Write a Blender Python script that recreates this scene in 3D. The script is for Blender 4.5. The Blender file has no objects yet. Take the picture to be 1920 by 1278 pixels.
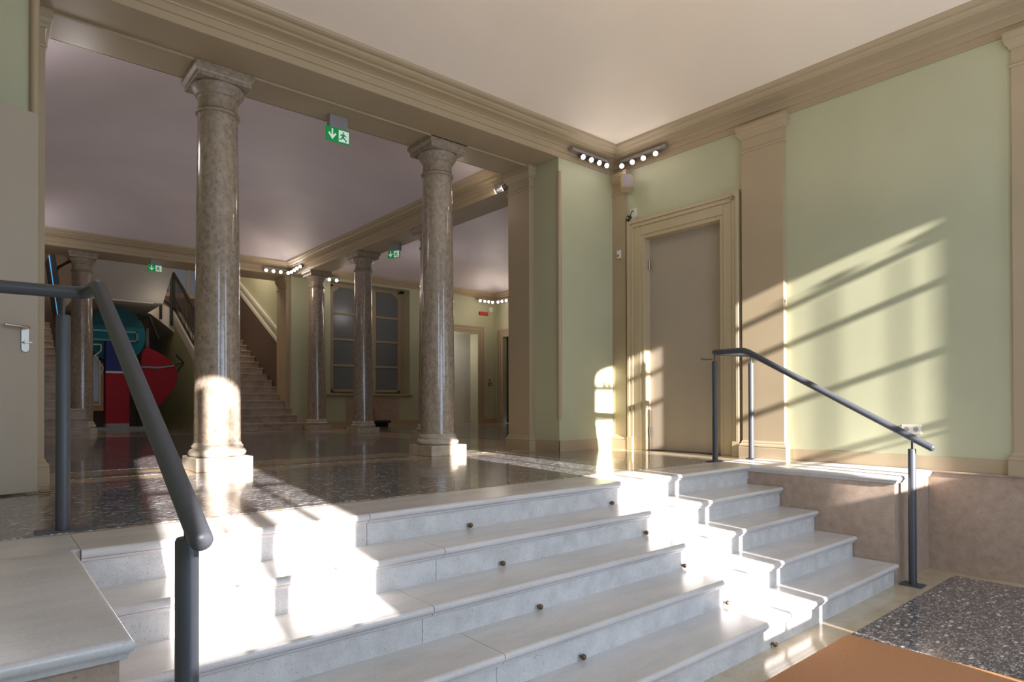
import bpy, bmesh, math, random
from math import sin, cos, pi, radians, sqrt
from mathutils import Vector, Matrix
random.seed(4)
COL = bpy.context.scene.collection

# ---------------------------------------------------------------- materials
def lin(c):
    return tuple(((v/255)/12.92 if v/255 <= .04045 else (((v/255)+.055)/1.055)**2.4) for v in c) + (1,)

def nodes_of(name):
    m = bpy.data.materials.new(name); m.use_nodes = True
    nt = m.node_tree; b = nt.nodes['Principled BSDF']
    return m, nt, b

def plain(name, c, rough=.6, metal=0., spec=.5, emit=None, es=0., var=0.06, vscale=3., bump=.0, bscale=60., coat=0.):
    m, nt, b = nodes_of(name)
    b.inputs['Roughness'].default_value = rough
    b.inputs['Metallic'].default_value = metal
    b.inputs['Specular IOR Level'].default_value = spec
    b.inputs['Coat Weight'].default_value = coat
    tc = nt.nodes.new('ShaderNodeTexCoord')
    n = nt.nodes.new('ShaderNodeTexNoise'); n.inputs['Scale'].default_value = vscale; n.inputs['Detail'].default_value = 5
    nt.links.new(tc.outputs['Object'], n.inputs['Vector'])
    r = nt.nodes.new('ShaderNodeValToRGB')
    l = lin(c)
    r.color_ramp.elements[0].position = .3; r.color_ramp.elements[1].position = .7
    r.color_ramp.elements[0].color = tuple(x*(1-var) for x in l[:3]) + (1,)
    r.color_ramp.elements[1].color = tuple(min(1, x*(1+var)) for x in l[:3]) + (1,)
    nt.links.new(n.outputs['Fac'], r.inputs['Fac'])
    nt.links.new(r.outputs['Color'], b.inputs['Base Color'])
    if bump:
        n2 = nt.nodes.new('ShaderNodeTexNoise'); n2.inputs['Scale'].default_value = bscale; n2.inputs['Detail'].default_value = 4
        nt.links.new(tc.outputs['Object'], n2.inputs['Vector'])
        bp = nt.nodes.new('ShaderNodeBump'); bp.inputs['Strength'].default_value = bump; bp.inputs['Distance'].default_value = .01
        nt.links.new(n2.outputs['Fac'], bp.inputs['Height']); nt.links.new(bp.outputs['Normal'], b.inputs['Normal'])
    if emit:
        b.inputs['Emission Color'].default_value = lin(emit); b.inputs['Emission Strength'].default_value = es
    return m

def stone(name, base, dark, light, rough=.35, scale=5., pit=.6, pitscale=55., pitthr=.09, bump=.15, coat=0., streak=(1,1,1)):
    """limestone: cloudy base, fine grain and dark pits"""
    m, nt, b = nodes_of(name)
    L = nt.links.new
    tc = nt.nodes.new('ShaderNodeTexCoord'); mp = nt.nodes.new('ShaderNodeMapping')
    mp.inputs['Scale'].default_value = streak
    L(tc.outputs['Object'], mp.inputs['Vector'])
    n = nt.nodes.new('ShaderNodeTexNoise'); n.inputs['Scale'].default_value = scale; n.inputs['Detail'].default_value = 8; n.inputs['Roughness'].default_value = .62
    L(mp.outputs['Vector'], n.inputs['Vector'])
    r = nt.nodes.new('ShaderNodeValToRGB')
    e = r.color_ramp.elements; e[0].position = .3; e[1].position = .72
    e[0].color = lin(dark); e[1].color = lin(light)
    k = e.new(.5); k.color = lin(base)
    L(n.outputs['Fac'], r.inputs['Fac'])
    v = nt.nodes.new('ShaderNodeTexVoronoi'); v.inputs['Scale'].default_value = pitscale
    n3 = nt.nodes.new('ShaderNodeTexNoise'); n3.inputs['Scale'].default_value = 14; n3.inputs['Detail'].default_value = 3
    L(mp.outputs['Vector'], n3.inputs['Vector'])
    mixv = nt.nodes.new('ShaderNodeMixRGB'); mixv.blend_type = 'ADD'; mixv.inputs['Fac'].default_value = .06
    L(mp.outputs['Vector'], mixv.inputs['Color1']); L(n3.outputs['Color'], mixv.inputs['Color2'])
    L(mixv.outputs['Color'], v.inputs['Vector'])
    # only some cells hold a pit
    sep = nt.nodes.new('ShaderNodeSeparateColor'); L(v.outputs['Color'], sep.inputs['Color'])
    lt = nt.nodes.new('ShaderNodeMath'); lt.operation = 'GREATER_THAN'; lt.inputs[1].default_value = .6
    L(sep.outputs['Red'], lt.inputs[0])
    st = nt.nodes.new('ShaderNodeMapRange'); st.inputs['From Min'].default_value = pitthr; st.inputs['From Max'].default_value = pitthr*2.6
    st.inputs['To Min'].default_value = 1; st.inputs['To Max'].default_value = 0
    L(v.outputs['Distance'], st.inputs['Value'])
    mul = nt.nodes.new('ShaderNodeMath'); mul.operation = 'MULTIPLY'; L(st.outputs['Result'], mul.inputs[0]); L(lt.outputs[0], mul.inputs[1])
    mul2 = nt.nodes.new('ShaderNodeMath'); mul2.operation = 'MULTIPLY'; L(mul.outputs[0], mul2.inputs[0]); mul2.inputs[1].default_value = pit
    mx = nt.nodes.new('ShaderNodeMixRGB'); mx.blend_type = 'MULTIPLY'
    L(mul2.outputs[0], mx.inputs['Fac']); L(r.outputs['Color'], mx.inputs['Color1']); mx.inputs['Color2'].default_value = (.35, .3, .26, 1)
    # fine grain
    g = nt.nodes.new('ShaderNodeTexNoise'); g.inputs['Scale'].default_value = 130; g.inputs['Detail'].default_value = 2
    L(tc.outputs['Object'], g.inputs['Vector'])
    gm = nt.nodes.new('ShaderNodeMapRange'); gm.inputs['To Min'].default_value = .86; gm.inputs['To Max'].default_value = 1.12
    L(g.outputs['Fac'], gm.inputs['Value'])
    vm = nt.nodes.new('ShaderNodeVectorMath'); vm.operation = 'SCALE'; L(mx.outputs['Color'], vm.inputs[0]); L(gm.outputs['Result'], vm.inputs['Scale'])
    L(vm.outputs['Vector'], b.inputs['Base Color'])
    b.inputs['Roughness'].default_value = rough
    b.inputs['Coat Weight'].default_value = coat; b.inputs['Coat Roughness'].default_value = .08
    bp = nt.nodes.new('ShaderNodeBump'); bp.inputs['Strength'].default_value = bump; bp.inputs['Distance'].default_value = .004; bp.invert = True
    L(mul2.outputs[0], bp.inputs['Height']); L(bp.outputs['Normal'], b.inputs['Normal'])
    return m

def terrazzo(name):
    m, nt, b = nodes_of(name)
    L = nt.links.new
    tc = nt.nodes.new('ShaderNodeTexCoord'); mp = nt.nodes.new('ShaderNodeMapping')
    mp.inputs['Scale'].default_value = (1.0, 2.1, 1); mp.inputs['Rotation'].default_value = (0, 0, radians(35))
    L(tc.outputs['Object'], mp.inputs['Vector'])
    def layer(scale, thr, dmax):
        v = nt.nodes.new('ShaderNodeTexVoronoi'); v.inputs['Scale'].default_value = scale
        L(mp.outputs['Vector'], v.inputs['Vector'])
        s = nt.nodes.new('ShaderNodeSeparateColor'); L(v.outputs['Color'], s.inputs['Color'])
        a = nt.nodes.new('ShaderNodeMath'); a.operation = 'GREATER_THAN'; a.inputs[1].default_value = thr; L(s.outputs['Red'], a.inputs[0])
        d = nt.nodes.new('ShaderNodeMath'); d.operation = 'LESS_THAN'; d.inputs[1].default_value = dmax; L(v.outputs['Distance'], d.inputs[0])
        k = nt.nodes.new('ShaderNodeMath'); k.operation = 'MULTIPLY'; L(a.outputs[0], k.inputs[0]); L(d.outputs[0], k.inputs[1])
        return k.outputs[0], s.outputs['Green']
    v0 = nt.nodes.new('ShaderNodeTexVoronoi'); v0.inputs['Scale'].default_value = 34
    L(mp.outputs['Vector'], v0.inputs['Vector'])
    s0 = nt.nodes.new('ShaderNodeSeparateColor'); L(v0.outputs['Color'], s0.inputs['Color'])
    r = nt.nodes.new('ShaderNodeValToRGB'); e = r.color_ramp.elements
    e[0].position = 0; e[0].color = lin((68, 68, 75)); e[1].position = 1; e[1].color = lin((160, 154, 152))
    k = e.new(.35); k.color = lin((92, 90, 94)); k = e.new(.75); k.color = lin((122, 115, 114))
    L(s0.outputs['Blue'], r.inputs['Fac'])
    col = r.outputs['Color']
    for scale, thr, dm, c in ((16, .80, .32, (214, 212, 210)), (30, .76, .36, (156, 152, 150)), (44, .80, .4, (204, 201, 198)), (70, .86, .4, (170, 166, 162))):
        f, g = layer(scale, thr, dm)
        mx = nt.nodes.new('ShaderNodeMixRGB'); L(f, mx.inputs['Fac']); L(col, mx.inputs['Color1']); mx.inputs['Color2'].default_value = lin(c)
        col = mx.outputs['Color']
    L(col, b.inputs['Base Color'])
    b.inputs['Roughness'].default_value = .2
    b.inputs['Coat Weight'].default_value = .5; b.inputs['Coat Roughness'].default_value = .05
    n = nt.nodes.new('ShaderNodeTexNoise'); n.inputs['Scale'].default_value = 2.2; n.inputs['Detail'].default_value = 3
    L(tc.outputs['Object'], n.inputs['Vector'])
    bp = nt.nodes.new('ShaderNodeBump'); bp.inputs['Strength'].default_value = .05; bp.inputs['Distance'].default_value = .01
    L(n.outputs['Fac'], bp.inputs['Height']); L(bp.outputs['Normal'], b.inputs['Normal'])
    return m

M = {}
M['green'] = plain('sage_plaster', (184, 184, 153), .48, var=.05, vscale=1.3, bump=.05, bscale=90)
M['taupe'] = plain('taupe_paint', (174, 156, 128), .5, var=.035, vscale=2., bump=.04, bscale=90)
M['surround'] = plain('surround_paint', (186, 170, 138), .45, var=.03, vscale=2.)
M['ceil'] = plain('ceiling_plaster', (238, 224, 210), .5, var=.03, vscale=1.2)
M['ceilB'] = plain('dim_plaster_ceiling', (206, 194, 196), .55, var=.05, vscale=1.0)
M['white'] = plain('white_plaster', (214, 210, 202), .5, var=.03)
M['door'] = plain('grey_door_paint', (172, 160, 143), .42, var=.03, vscale=1.6, spec=.35)
M['step'] = stone('pale_limestone_step', (208, 204, 202), (196, 191, 188), (220, 215, 213), rough=.24, scale=3, pit=.12, pitscale=45, bump=.04, streak=(.6, 1.6, 1))
M['riser'] = stone('pitted_limestone_riser', (208, 204, 201), (195, 190, 186), (222, 218, 215), rough=.5, scale=9, pit=.5, pitscale=90, pitthr=.12, bump=.25)
M['pedestal'] = stone('brown_limestone', (176, 154, 136), (164, 141, 122), (186, 166, 150), rough=.3, scale=14, pit=.5, pitscale=40, bump=.1)
M['column'] = stone('polished_column_limestone', (158, 142, 126), (132, 116, 100), (178, 162, 146), rough=.22, scale=26, pit=.8, pitscale=34, pitthr=.10, bump=.2, coat=.8, streak=(1, 1, .7))
M['capital'] = stone('carved_capital_limestone', (150, 134, 116), (126, 110, 94), (170, 154, 136), rough=.42, scale=26, pit=.6, pitscale=40, bump=.25)
M['colbase'] = stone('column_base_limestone', (190, 178, 162), (166, 152, 136), (206, 196, 182), rough=.35, scale=9, pit=.4, pitscale=50, bump=.1)
M['border'] = stone('honey_floor_stone', (190, 172, 144), (172, 152, 122), (202, 188, 164), rough=.17, scale=3, pit=.35, pitscale=30, bump=.04, coat=.4)
M['stair'] = stone('grey_brown_stair_stone', (176, 158, 142), (152, 136, 122), (190, 174, 160), rough=.4, scale=5, pit=.3, pitscale=50, bump=.08)
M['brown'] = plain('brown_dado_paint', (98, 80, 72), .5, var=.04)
M['terrazzo'] = terrazzo('terrazzo_dark')
M['mat'] = plain('coir_matting', (196, 142, 102), .95, spec=.1, var=.16, vscale=160, bump=.6, bscale=420)
M['rail'] = plain('charcoal_powder_coat', (72, 74, 80), .42, spec=.5, var=.03, vscale=30, bump=.06, bscale=500)
M['chrome'] = plain('brushed_steel', (190, 184, 176), .28, metal=1.)
M['brass'] = plain('aged_brass', (120, 105, 80), .35, metal=1.)
M['lampbody'] = plain('lamp_housing_grey', (150, 142, 140), .4, metal=.4)
M['lens'] = plain('lit_lamp_lens', (255, 250, 245), .3, emit=(255, 246, 240), es=45)
M['plastic'] = plain('white_plastic', (222, 216, 206), .4)
M['greyplastic'] = plain('grey_plastic', (150, 146, 146), .4)
M['speaker'] = plain('speaker_grille_grey', (150, 140, 142), .6)
M['black'] = plain('black_metal', (26, 25, 28), .45)
M['dark'] = plain('dark_void', (46, 38, 34), .8)
M['signgreen'] = plain('sign_green', (10, 140, 70), .4, emit=(10, 140, 70), es=.35)
M['signwhite'] = plain('sign_white', (225, 240, 228), .4, emit=(225, 240, 228), es=.35)
M['red'] = plain('red_plastic', (170, 30, 30), .4)
M['screen'] = plain('lit_blue_screen', (60, 150, 210), .3, emit=(70, 160, 220), es=.8)
M['teal'] = plain('teal_lacquer', (0, 112, 128), .5, spec=.25)
M['tealdark'] = plain('dark_teal_lacquer', (0, 78, 92), .5, spec=.25)
M['tealframe'] = plain('pale_teal_lacquer', (110, 150, 148), .4)
M['sred'] = plain('red_lacquer', (158, 16, 34), .5, spec=.25)
M['sblue'] = plain('blue_lacquer', (38, 50, 118), .5, spec=.25)
M['ochre'] = plain('ochre_lacquer', (180, 120, 20), .4)
M['glass'] = plain('frosted_glass_dusk', (118, 122, 124), .22, var=.06, vscale=2.)
M['duskglass'] = plain('dusk_window_glass', (110, 125, 145), .15, emit=(110, 130, 160), es=.12)

# ---------------------------------------------------------------- mesh helpers
class MB:
    def __init__(s): s.v = []; s.f = []
    def add(s, vs, fs):
        o = len(s.v); s.v += [tuple(p) for p in vs]; s.f += [tuple(i+o for i in f) for f in fs]; return s
    def box(s, x0, y0, z0, x1, y1, z1):
        x0, x1 = sorted((x0, x1)); y0, y1 = sorted((y0, y1)); z0, z1 = sorted((z0, z1))
        return s.add([(x0,y0,z0),(x1,y0,z0),(x1,y1,z0),(x0,y1,z0),(x0,y0,z1),(x1,y0,z1),(x1,y1,z1),(x0,y1,z1)],
                     [(0,3,2,1),(4,5,6,7),(0,1,5,4),(1,2,6,5),(2,3,7,6),(3,0,4,7)])
    def prism(s, poly, axis, a, b):
        """poly of 2D points; axis x: (y,z), y: (x,z), z: (x,y)"""
        def P(p, t):
            return {'x': (t, p[0], p[1]), 'y': (p[0], t, p[1]), 'z': (p[0], p[1], t)}[axis]
        n = len(poly)
        vs = [P(p, a) for p in poly] + [P(p, b) for p in poly]
        fs = [tuple(range(n)), tuple(range(2*n-1, n-1, -1))] + [(i, (i+1) % n, (i+1) % n+n, i+n) for i in range(n)]
        return s.add(vs, fs)
    def lathe(s, prof, cx=0, cy=0, seg=48):
        vs = []; n = len(prof)
        for (r, z) in prof:
            for k in range(seg):
                a = 2*pi*k/seg; vs.append((cx+r*cos(a), cy+r*sin(a), z))
        fs = [(i*seg+k, i*seg+(k+1) % seg, (i+1)*seg+(k+1) % seg, (i+1)*seg+k) for i in range(n-1) for k in range(seg)]
        fs += [tuple(range(seg-1, -1, -1)), tuple((n-1)*seg+k for k in range(seg))]
        return s.add(vs, fs)
    def tube(s, pts, r, seg=16, cap=True):
        pts = [Vector(p) for p in pts]; n = len(pts)
        T = [(pts[min(i+1, n-1)]-pts[max(i-1, 0)]).normalized() for i in range(n)]
        up = Vector((0, 0, 1)) if abs(T[0].z) < .9 else Vector((1, 0, 0))
        a = T[0].cross(up).normalized()
        vs = []
        for i in range(n):
            a = (a - T[i]*a.dot(T[i])).normalized(); b = T[i].cross(a)
            rr = r[i] if isinstance(r, (list, tuple)) else r
            for k in range(seg):
                t = 2*pi*k/seg; vs.append(pts[i]+a*rr*cos(t)+b*rr*sin(t))
        fs = [(i*seg+k, i*seg+(k+1) % seg, (i+1)*seg+(k+1) % seg, (i+1)*seg+k) for i in range(n-1) for k in range(seg)]
        if cap: fs += [tuple(range(seg-1, -1, -1)), tuple((n-1)*seg+k for k in range(seg))]
        return s.add(vs, fs)
    def ringsweep(s, rect, prof, ccw=True):
        """profile (d, z): rectangle inset by d at height z"""
        x0, y0, x1, y1 = rect; vs = []; n = len(prof)
        for d, z in prof:
            vs += [(x0+d, y0+d, z), (x1-d, y0+d, z), (x1-d, y1-d, z), (x0+d, y1-d, z)]
        fs = [(i*4+k, (i+1)*4+k, (i+1)*4+(k+1) % 4, i*4+(k+1) % 4) for i in range(n-1) for k in range(4)]
        return s.add(vs, fs)

def link(name, mb, mat, parent=None, bevel=0, smooth=False, seg=2, loc=None):
    me = bpy.data.meshes.new(name); me.from_pydata(mb.v, [], mb.f); me.update()
    bm = bmesh.new(); bm.from_mesh(me); bmesh.ops.recalc_face_normals(bm, faces=bm.faces); bm.to_mesh(me); bm.free()
    o = bpy.data.objects.new(name, me); COL.objects.link(o)
    if mat is not None: me.materials.append(mat)
    if parent: o.parent = parent
    if loc: o.location = loc
    if smooth:
        for p in me.polygons: p.use_smooth = True
        try: me.set_sharp_from_angle(angle=radians(38))
        except Exception: pass
    if bevel:
        b = o.modifiers.new('bevel', 'BEVEL'); b.width = bevel; b.segments = seg; b.limit_method = 'ANGLE'; b.angle_limit = radians(40)
    return o

def tag(o, label, cat, group=None, kind=None):
    if label: o['label'] = label
    if cat: o['category'] = cat
    if group: o['group'] = group
    if kind: o['kind'] = kind
    return o

def thing(name, label, cat, loc=(0, 0, 0), rz=0, group=None, kind=None):
    o = bpy.data.objects.new(name, None); COL.objects.link(o); o.empty_display_size = .1
    o.location = loc; o.rotation_euler = (0, 0, rz)
    return tag(o, label, cat, group, kind)

def dup(root, loc, rz=None, label=None, group=None):
    r = root.copy(); COL.objects.link(r); r.location = loc
    if rz is not None: r.rotation_euler = (0, 0, rz)
    if label: r['label'] = label
    if group: r['group'] = group
    for ch in list(root.children):
        c = ch.copy(); COL.objects.link(c); c.parent = r
        for g in list(ch.children):
            d = g.copy(); COL.objects.link(d); d.parent = c
    return r

def struct(name, mb, mat, label, cat, bevel=0, smooth=False):
    return tag(link(name, mb, mat, bevel=bevel, smooth=smooth), label, cat, kind='structure')

# ---------------------------------------------------------------- key dimensions
R_, T_ = .1638, .298            # riser, tread
ZL = -5*R_                      # lower floor
XL, XR = -2.75, 3.95            # entrance hall side walls
YF = -4.6                       # entrance wall
YB, YBk = 2.27, 3.10            # colonnade beam front, back
ZB, ZC = 3.41, 3.66             # beam soffit, cornice top
XA0, XA1 = -1.875, 2.976          # opening between the piers
BX0, BX1 = -2.04, 3.24          # middle hall
BXo = 3.70
YD, YDk = 11.0, 11.8            # far beam
CX1, CY1 = 9.15, 11.1           # side room
HT = 4.3

# ---------------------------------------------------------------- floors
fl = struct('floor', MB().box(XL, .40, -.12, CX1+.1, 17.4, 0), M['border'], 'raised floor of polished honey stone running back under the columns', 'floor')
def field(x0, y0, x1, y1, nm='terrazzo_panel', z=0):
    return link(nm, MB().box(x0, y0, z-.004, x1, y1, z+.002), M['terrazzo'], fl)
link('border_slab', MB().box(3.152, .031, -.12, XR, .40, 0).box(XL, .031, -.12, -1.852, .40, 0), M['step'], fl)
field(-2.6, .44, 3.45, 2.50)
field(-1.62, 2.80, -.93, 3.0); field(-.18, 2.80, 1.36, 3.0); field(2.1, 2.80, 2.75, 3.0)
field(-1.75, 3.42, 3.05, 9.7); field(4.0, 3.5, 8.8, 10.8); field(-.3, 10.1, 1.5, 16.5)
fl2 = struct('floor', MB().box(XL, YF, ZL-.12, XR, 0.04, ZL), M['border'], 'lower entrance floor of honey stone in front of the steps', 'floor')
o = link('terrazzo_panel', MB().box(-2.55, YF+.1, ZL-.004, -.59, -1.37, ZL+.002).box(1.79, YF+.1, ZL-.004, 3.80, -1.37, ZL+.002), M['terrazzo'], fl2)
tag(link('entrance_mat', MB().box(-.59, YF+.4, ZL, 1.79, -1.37, ZL+.012), M['mat']), 'brown coir entrance mat on the lower floor in front of the steps', 'doormat')

# ---------------------------------------------------------------- stone steps
st = thing('stone_staircase', 'wide flight of five pale limestone steps up to the colonnade', 'steps', (0, 0, ZL))
joints = {0: (-.62,), 1: (-.36,), 2: (-.62,), 3: (-.46,), 4: (-.3,)}
rj = {0: -.62, 1: -.39, 2: -.66, 3: -.48, 4: -.3}
X0s, X1s = -1.85, 3.15
def noseprof(y, z, back):
    p = [(y+back, z), (y+.016, z)]
    for i in range(9):
        a = pi/2 + pi*i/8
        p.append((y+.016+.018*cos(a), z-.018+.018*sin(a)))
    p += [(y+.012, z-.037), (y+.015, z-.046), (y+.028, z-.052), (y+.03, z-.056), (y+back, z-.056)]
    return p
for k in range(5):
    y = -k*T_; z = -k*R_ - ZL
    back = .40
    if k: back = T_+.045
    mb = MB(); xs = [X0s, joints[k][0], X1s]
    for i in range(2):
        mb.prism(noseprof(y, z, back), 'x', xs[i]+(.002 if i else 0), xs[i+1]-(.0015 if not i else 0))
    s = link('step', mb, M['step'], st, smooth=True)
    rb = MB()
    zb = z-R_
    for i, (a, b) in enumerate(((X0s, rj[k]-.0015), (rj[k]+.0015, X1s))):
        rb.box(a, y+.034, zb, b, y+.07, z-.05)
    link('riser', rb, M['riser'], s)
    # backing so that joints are closed
for k in range(5):
    for x in (.03, 1.28):
        y = -k*T_+.034; z = -(k+1)*R_+.022
        t = thing('stair_stud', 'small dark brass stud at the foot of a riser, %s column, %s' % (('middle', 'right')[x > 1], ('top riser', 'second riser', 'third riser', 'fourth riser', 'lowest riser')[k]), 'stud', (x, y, z), group='brass studs on the risers')
        link('stem', MB().tube([(0, 0, 0), (0, -.02, 0)], .006, 10), M['brass'], t)
        prof = [(0, .0)]
        mbk = MB(); n = 8
        mbk.tube([(0, -.008-.004*i, 0) for i in range(n)], [.006, .011, .0135, .0145, .0145, .0135, .010, .005], 14)
        link('knob', mbk, M['brass'], t, smooth=True)

# ---------------------------------------------------------------- pedestals
def pedestal(name, label, x0, x1, side):
    t = thing(name, label, 'pedestal', ((x0+x1)/2, -.58, ZL))
    cx = (x0+x1)/2; cy = -.58
    bx0, bx1 = x0-cx, x1-cx
    ex = .03
    b0 = bx0+ex if side > 0 else bx0; b1 = bx1 if side > 0 else bx1-ex
    link('pedestal_body', MB().box(b0, -1.16-cy, 0, b1, .3-cy, -ZL-.05), M['pedestal'], t)
    # moulded cap: slab with rounded edge and a small cove under it
    cap = MB()
    yf = -1.19-cy; yb = .03-cy; H = -ZL
    prof = [(0.018, H), (.009, H-.003), (.003, H-.009), (0, H-.018), (.003, H-.028), (.010, H-.034), (.012, H-.040), (.016, H-.050), (.030, H-.056)]
    vs = []
    for d, z in prof:
        if side > 0: vs += [(bx0+d, yb, z), (bx0+d, yf+d, z), (bx1, yf+d, z)]
        else: vs += [(bx0, yf+d, z), (bx1-d, yf+d, z), (bx1-d, yb, z)]
    fs = [(i*3+k, i*3+k+1, (i+1)*3+k+1, (i+1)*3+k) for i in range(len(prof)-1) for k in range(2)]
    o = len(vs)
    if side > 0: vs += [(bx1, yb, H)]; fs += [(0, 1, 2, o)]
    else: vs += [(bx0, yb, H)]; fs += [(0, 1, 2, o)]
    cap.add(vs, fs)
    link('pedestal_cap', cap, M['step'], t, smooth=True)
    return t
pedestal('stone_pedestal', 'brown stone pedestal with moulded cap at the right end of the steps', 3.13, 3.935, 1)
pedestal('stone_pedestal', 'grey stone pedestal with moulded cap at the left end of the steps', -2.74, -1.867, -1)
# upper floor edge beside the flight, behind the pedestals
# ---------------------------------------------------------------- walls of the entrance hall
struct('wall_right', MB().box(XR, 2.0, ZL, XR+.3, YBk, HT).box(XR, YF, ZL, XR+.3, .55, HT).box(XR, .55, 2.60, XR+.3, 2.0, HT).box(XR+.2, .55, ZL, XR+.3, 2.0, 2.6), M['green'], 'sage green right wall of the entrance hall', 'wall')
struct('trim_1', MB().box(XR-.022, YF, ZL, XR, -1.16, -.014).box(XR-.04, YF, -.014, XR, -1.16, 0), M['pedestal'], 'brown stone dado with thin ledge on the right wall', 'dado', bevel=.002)
struct('wall_left', MB().box(XL-.3, YF, ZL, XL, 2.27, HT), M['green'], 'sage green left wall of the entrance hall', 'wall')
struct('baseboard_right', MB().box(XR-.006, -1.73, .0, XR, .0, .115).box(XR-.006, .52, 0, XR, .53, .115), M['taupe'], 'painted taupe skirting band on the right wall', 'baseboard')

def plate(name, outer, holes, th, mat, y):
    """wall in the XZ plane with holes, thickness th, front at y"""
    cu = bpy.data.curves.new(name, 'CURVE'); cu.dimensions = '2D'; cu.fill_mode = 'BOTH'; cu.extrude = th/2
    for poly in [outer]+holes:
        sp = cu.splines.new('POLY'); sp.points.add(len(poly)-1); sp.use_cyclic_u = True
        for i, p in enumerate(poly): sp.points[i].co = (p[0], p[1], 0, 1)
    tmp = bpy.data.objects.new(name+'_tmp', cu); COL.objects.link(tmp)
    dg = bpy.context.evaluated_depsgraph_get(); dg.update()
    me = bpy.data.meshes.new_from_object(tmp.evaluated_get(dg))
    bpy.data.objects.remove(tmp)
    me.transform(Matrix.Rotation(pi/2, 4, 'X')); me.transform(Matrix.Translation((0, y, 0)))
    me.materials.clear(); me.materials.append(mat)
    o = bpy.data.objects.new(name, me); COL.objects.link(o)
    return o
def arch(x0, x1, z0, ztop, n=14, rr=1.0):
    c = (x0+x1)/2; r = (x1-x0)/2; zs = ztop-r*rr
    return [(x0, z0), (x1, z0), (x1, zs)] + [(c+r*cos(pi*i/n), zs+r*rr*sin(pi*i/n)) for i in range(1, n)] + [(x0, zs)]
def rect(x0, x1, z0, z1): return [(x0, z0), (x1, z0), (x1, z1), (x0, z1)]
holes = [arch(-2.235, -1.367, 1.03, 3.30, rr=.75), arch(2.60, 3.464, 1.03, 3.36, rr=.35), rect(.70, 1.28, .40, 2.66), rect(1.392, 1.424, -.1, 2.62)]
w = plate('wall_front', rect(XL, XR, ZL, HT), holes, .10, M['green'], YF)
tag(w, 'entrance wall behind the viewer with two arched windows and a glazed door', 'wall', kind='structure')
def window_bars(name, x0, x1, label, mull, thins, zs=(1.53, 2.13, 2.71, 3.08), bh=.03):
    t = thing(name, label, 'window', ((x0+x1)/2, YF, 1.03), kind='structure')
    c = (x0+x1)/2; mb = MB()
    for m_, w_ in mull: mb.box(m_-w_/2-c, -.02, 0, m_+w_/2-c, .02, 2.2)
    for m_, w_ in thins: mb.box(m_-w_/2-c, -.01, 0, m_+w_/2-c, .01, 2.0)
    for z in zs: mb.box(x0-c, -.015, z-bh-1.03, x1-c, .015, z+bh-1.03)
    if len(zs) > 3: mb.box(x0-c, -.015, 1.44-1.03, x1-c, .015, 1.465-1.03)
    if len(zs) > 3:
        for rx in (2.76, 2.85, 3.24, 3.34, 3.45): mb.tube([(rx-c, -.01, 3.15-1.03), (rx-c, .01, 3.15-1.03)], .034, 10)
    link('glazing_bars', mb, M['taupe'], t)
window_bars('window_1', -2.235, -1.367, 'arched window in the entrance wall, left of the door', [(-1.80, .09)], [(-1.985, .035), (-1.565, .035)], zs=(2.08, 2.70), bh=.022)
window_bars('window_2', 2.60, 3.464, 'arched window in the entrance wall, right of the door', [(3.0, .07)], [(3.33, .016), (3.42, .012)])
t = thing('door_1', 'glazed entrance door behind the viewer', 'door', (1.0, YF, ZL), kind='structure')
link('glazing_bars', MB().box(-.06, -.015, 1.22, -.03, .015, 3.47), M['taupe'], t)

# ---------------------------------------------------------------- piers, beam, cornices
struct('wall_back', MB().box(XA1, YB, -.1, XR+.3, YBk, HT), M['green'], 'sage green pier at the right end of the colonnade', 'wall')
struct('wall_back', MB().box(XL-.3, YB, -.1, XA0, YBk, HT), M['green'], 'sage green pier at the left end of the colonnade', 'wall')
struct('trim_2', MB().box(XA0, YB, ZB, XA1, YBk, HT).box(XA0, 2.675, ZB-.018, XA1, 2.70, ZB), M['taupe'], 'taupe beam resting on the two front columns', 'beam', bevel=.003)
PROF = [(.004, ZB), (.012, ZB), (.012, ZB+.012), (.004, ZB+.014), (.004, ZB+.066), (.018, ZB+.070), (.018, ZB+.128), (.030, ZB+.132), (.034, ZB+.142), (.05, ZB+.150),
        (.075, ZB+.158), (.11, ZB+.164), (.13, ZB+.166), (.13, ZB+.186), (.16, ZB+.192), (.185, ZB+.206), (.2, ZB+.222), (.225, ZB+.226), (.245, ZB+.238), (.25, ZB+.25), (.25, ZB+.30)]
struct('trim_3', MB().ringsweep((XL, YF+.05, XR, YB), PROF), M['taupe'], 'moulded taupe cornice around the entrance hall ceiling', 'cornice')
def vault(name, x0, y0, x1, y1, z0, rise, run, mat, label, n=56):
    vs = []; fs = []
    for j in range(n+1):
        for i in range(n+1):
            x = x0+(x1-x0)*i/n; y = y0+(y1-y0)*j/n
            d = min(x-x0, x1-x, y-y0, y1-y); u = min(d/run, 1)
            vs.append((x, y, z0+rise*(1-(1-u)**2)))
    for j in range(n):
        for i in range(n):
            a = j*(n+1)+i; fs.append((a, a+1, a+n+2, a+n+1))
    return struct(name, MB().add(vs, fs), mat, label, 'ceiling', smooth=True)
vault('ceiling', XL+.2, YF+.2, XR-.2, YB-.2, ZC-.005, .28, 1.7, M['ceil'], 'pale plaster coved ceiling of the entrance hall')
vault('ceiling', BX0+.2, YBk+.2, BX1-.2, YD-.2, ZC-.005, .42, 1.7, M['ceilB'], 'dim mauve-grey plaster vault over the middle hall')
vault('ceiling', BXo+.03, YBk+.03, CX1-.03, CY1-.03, ZC-.005, .35, 1.8, M['ceilB'], 'dim plaster vault over the side room with the windows')
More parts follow.
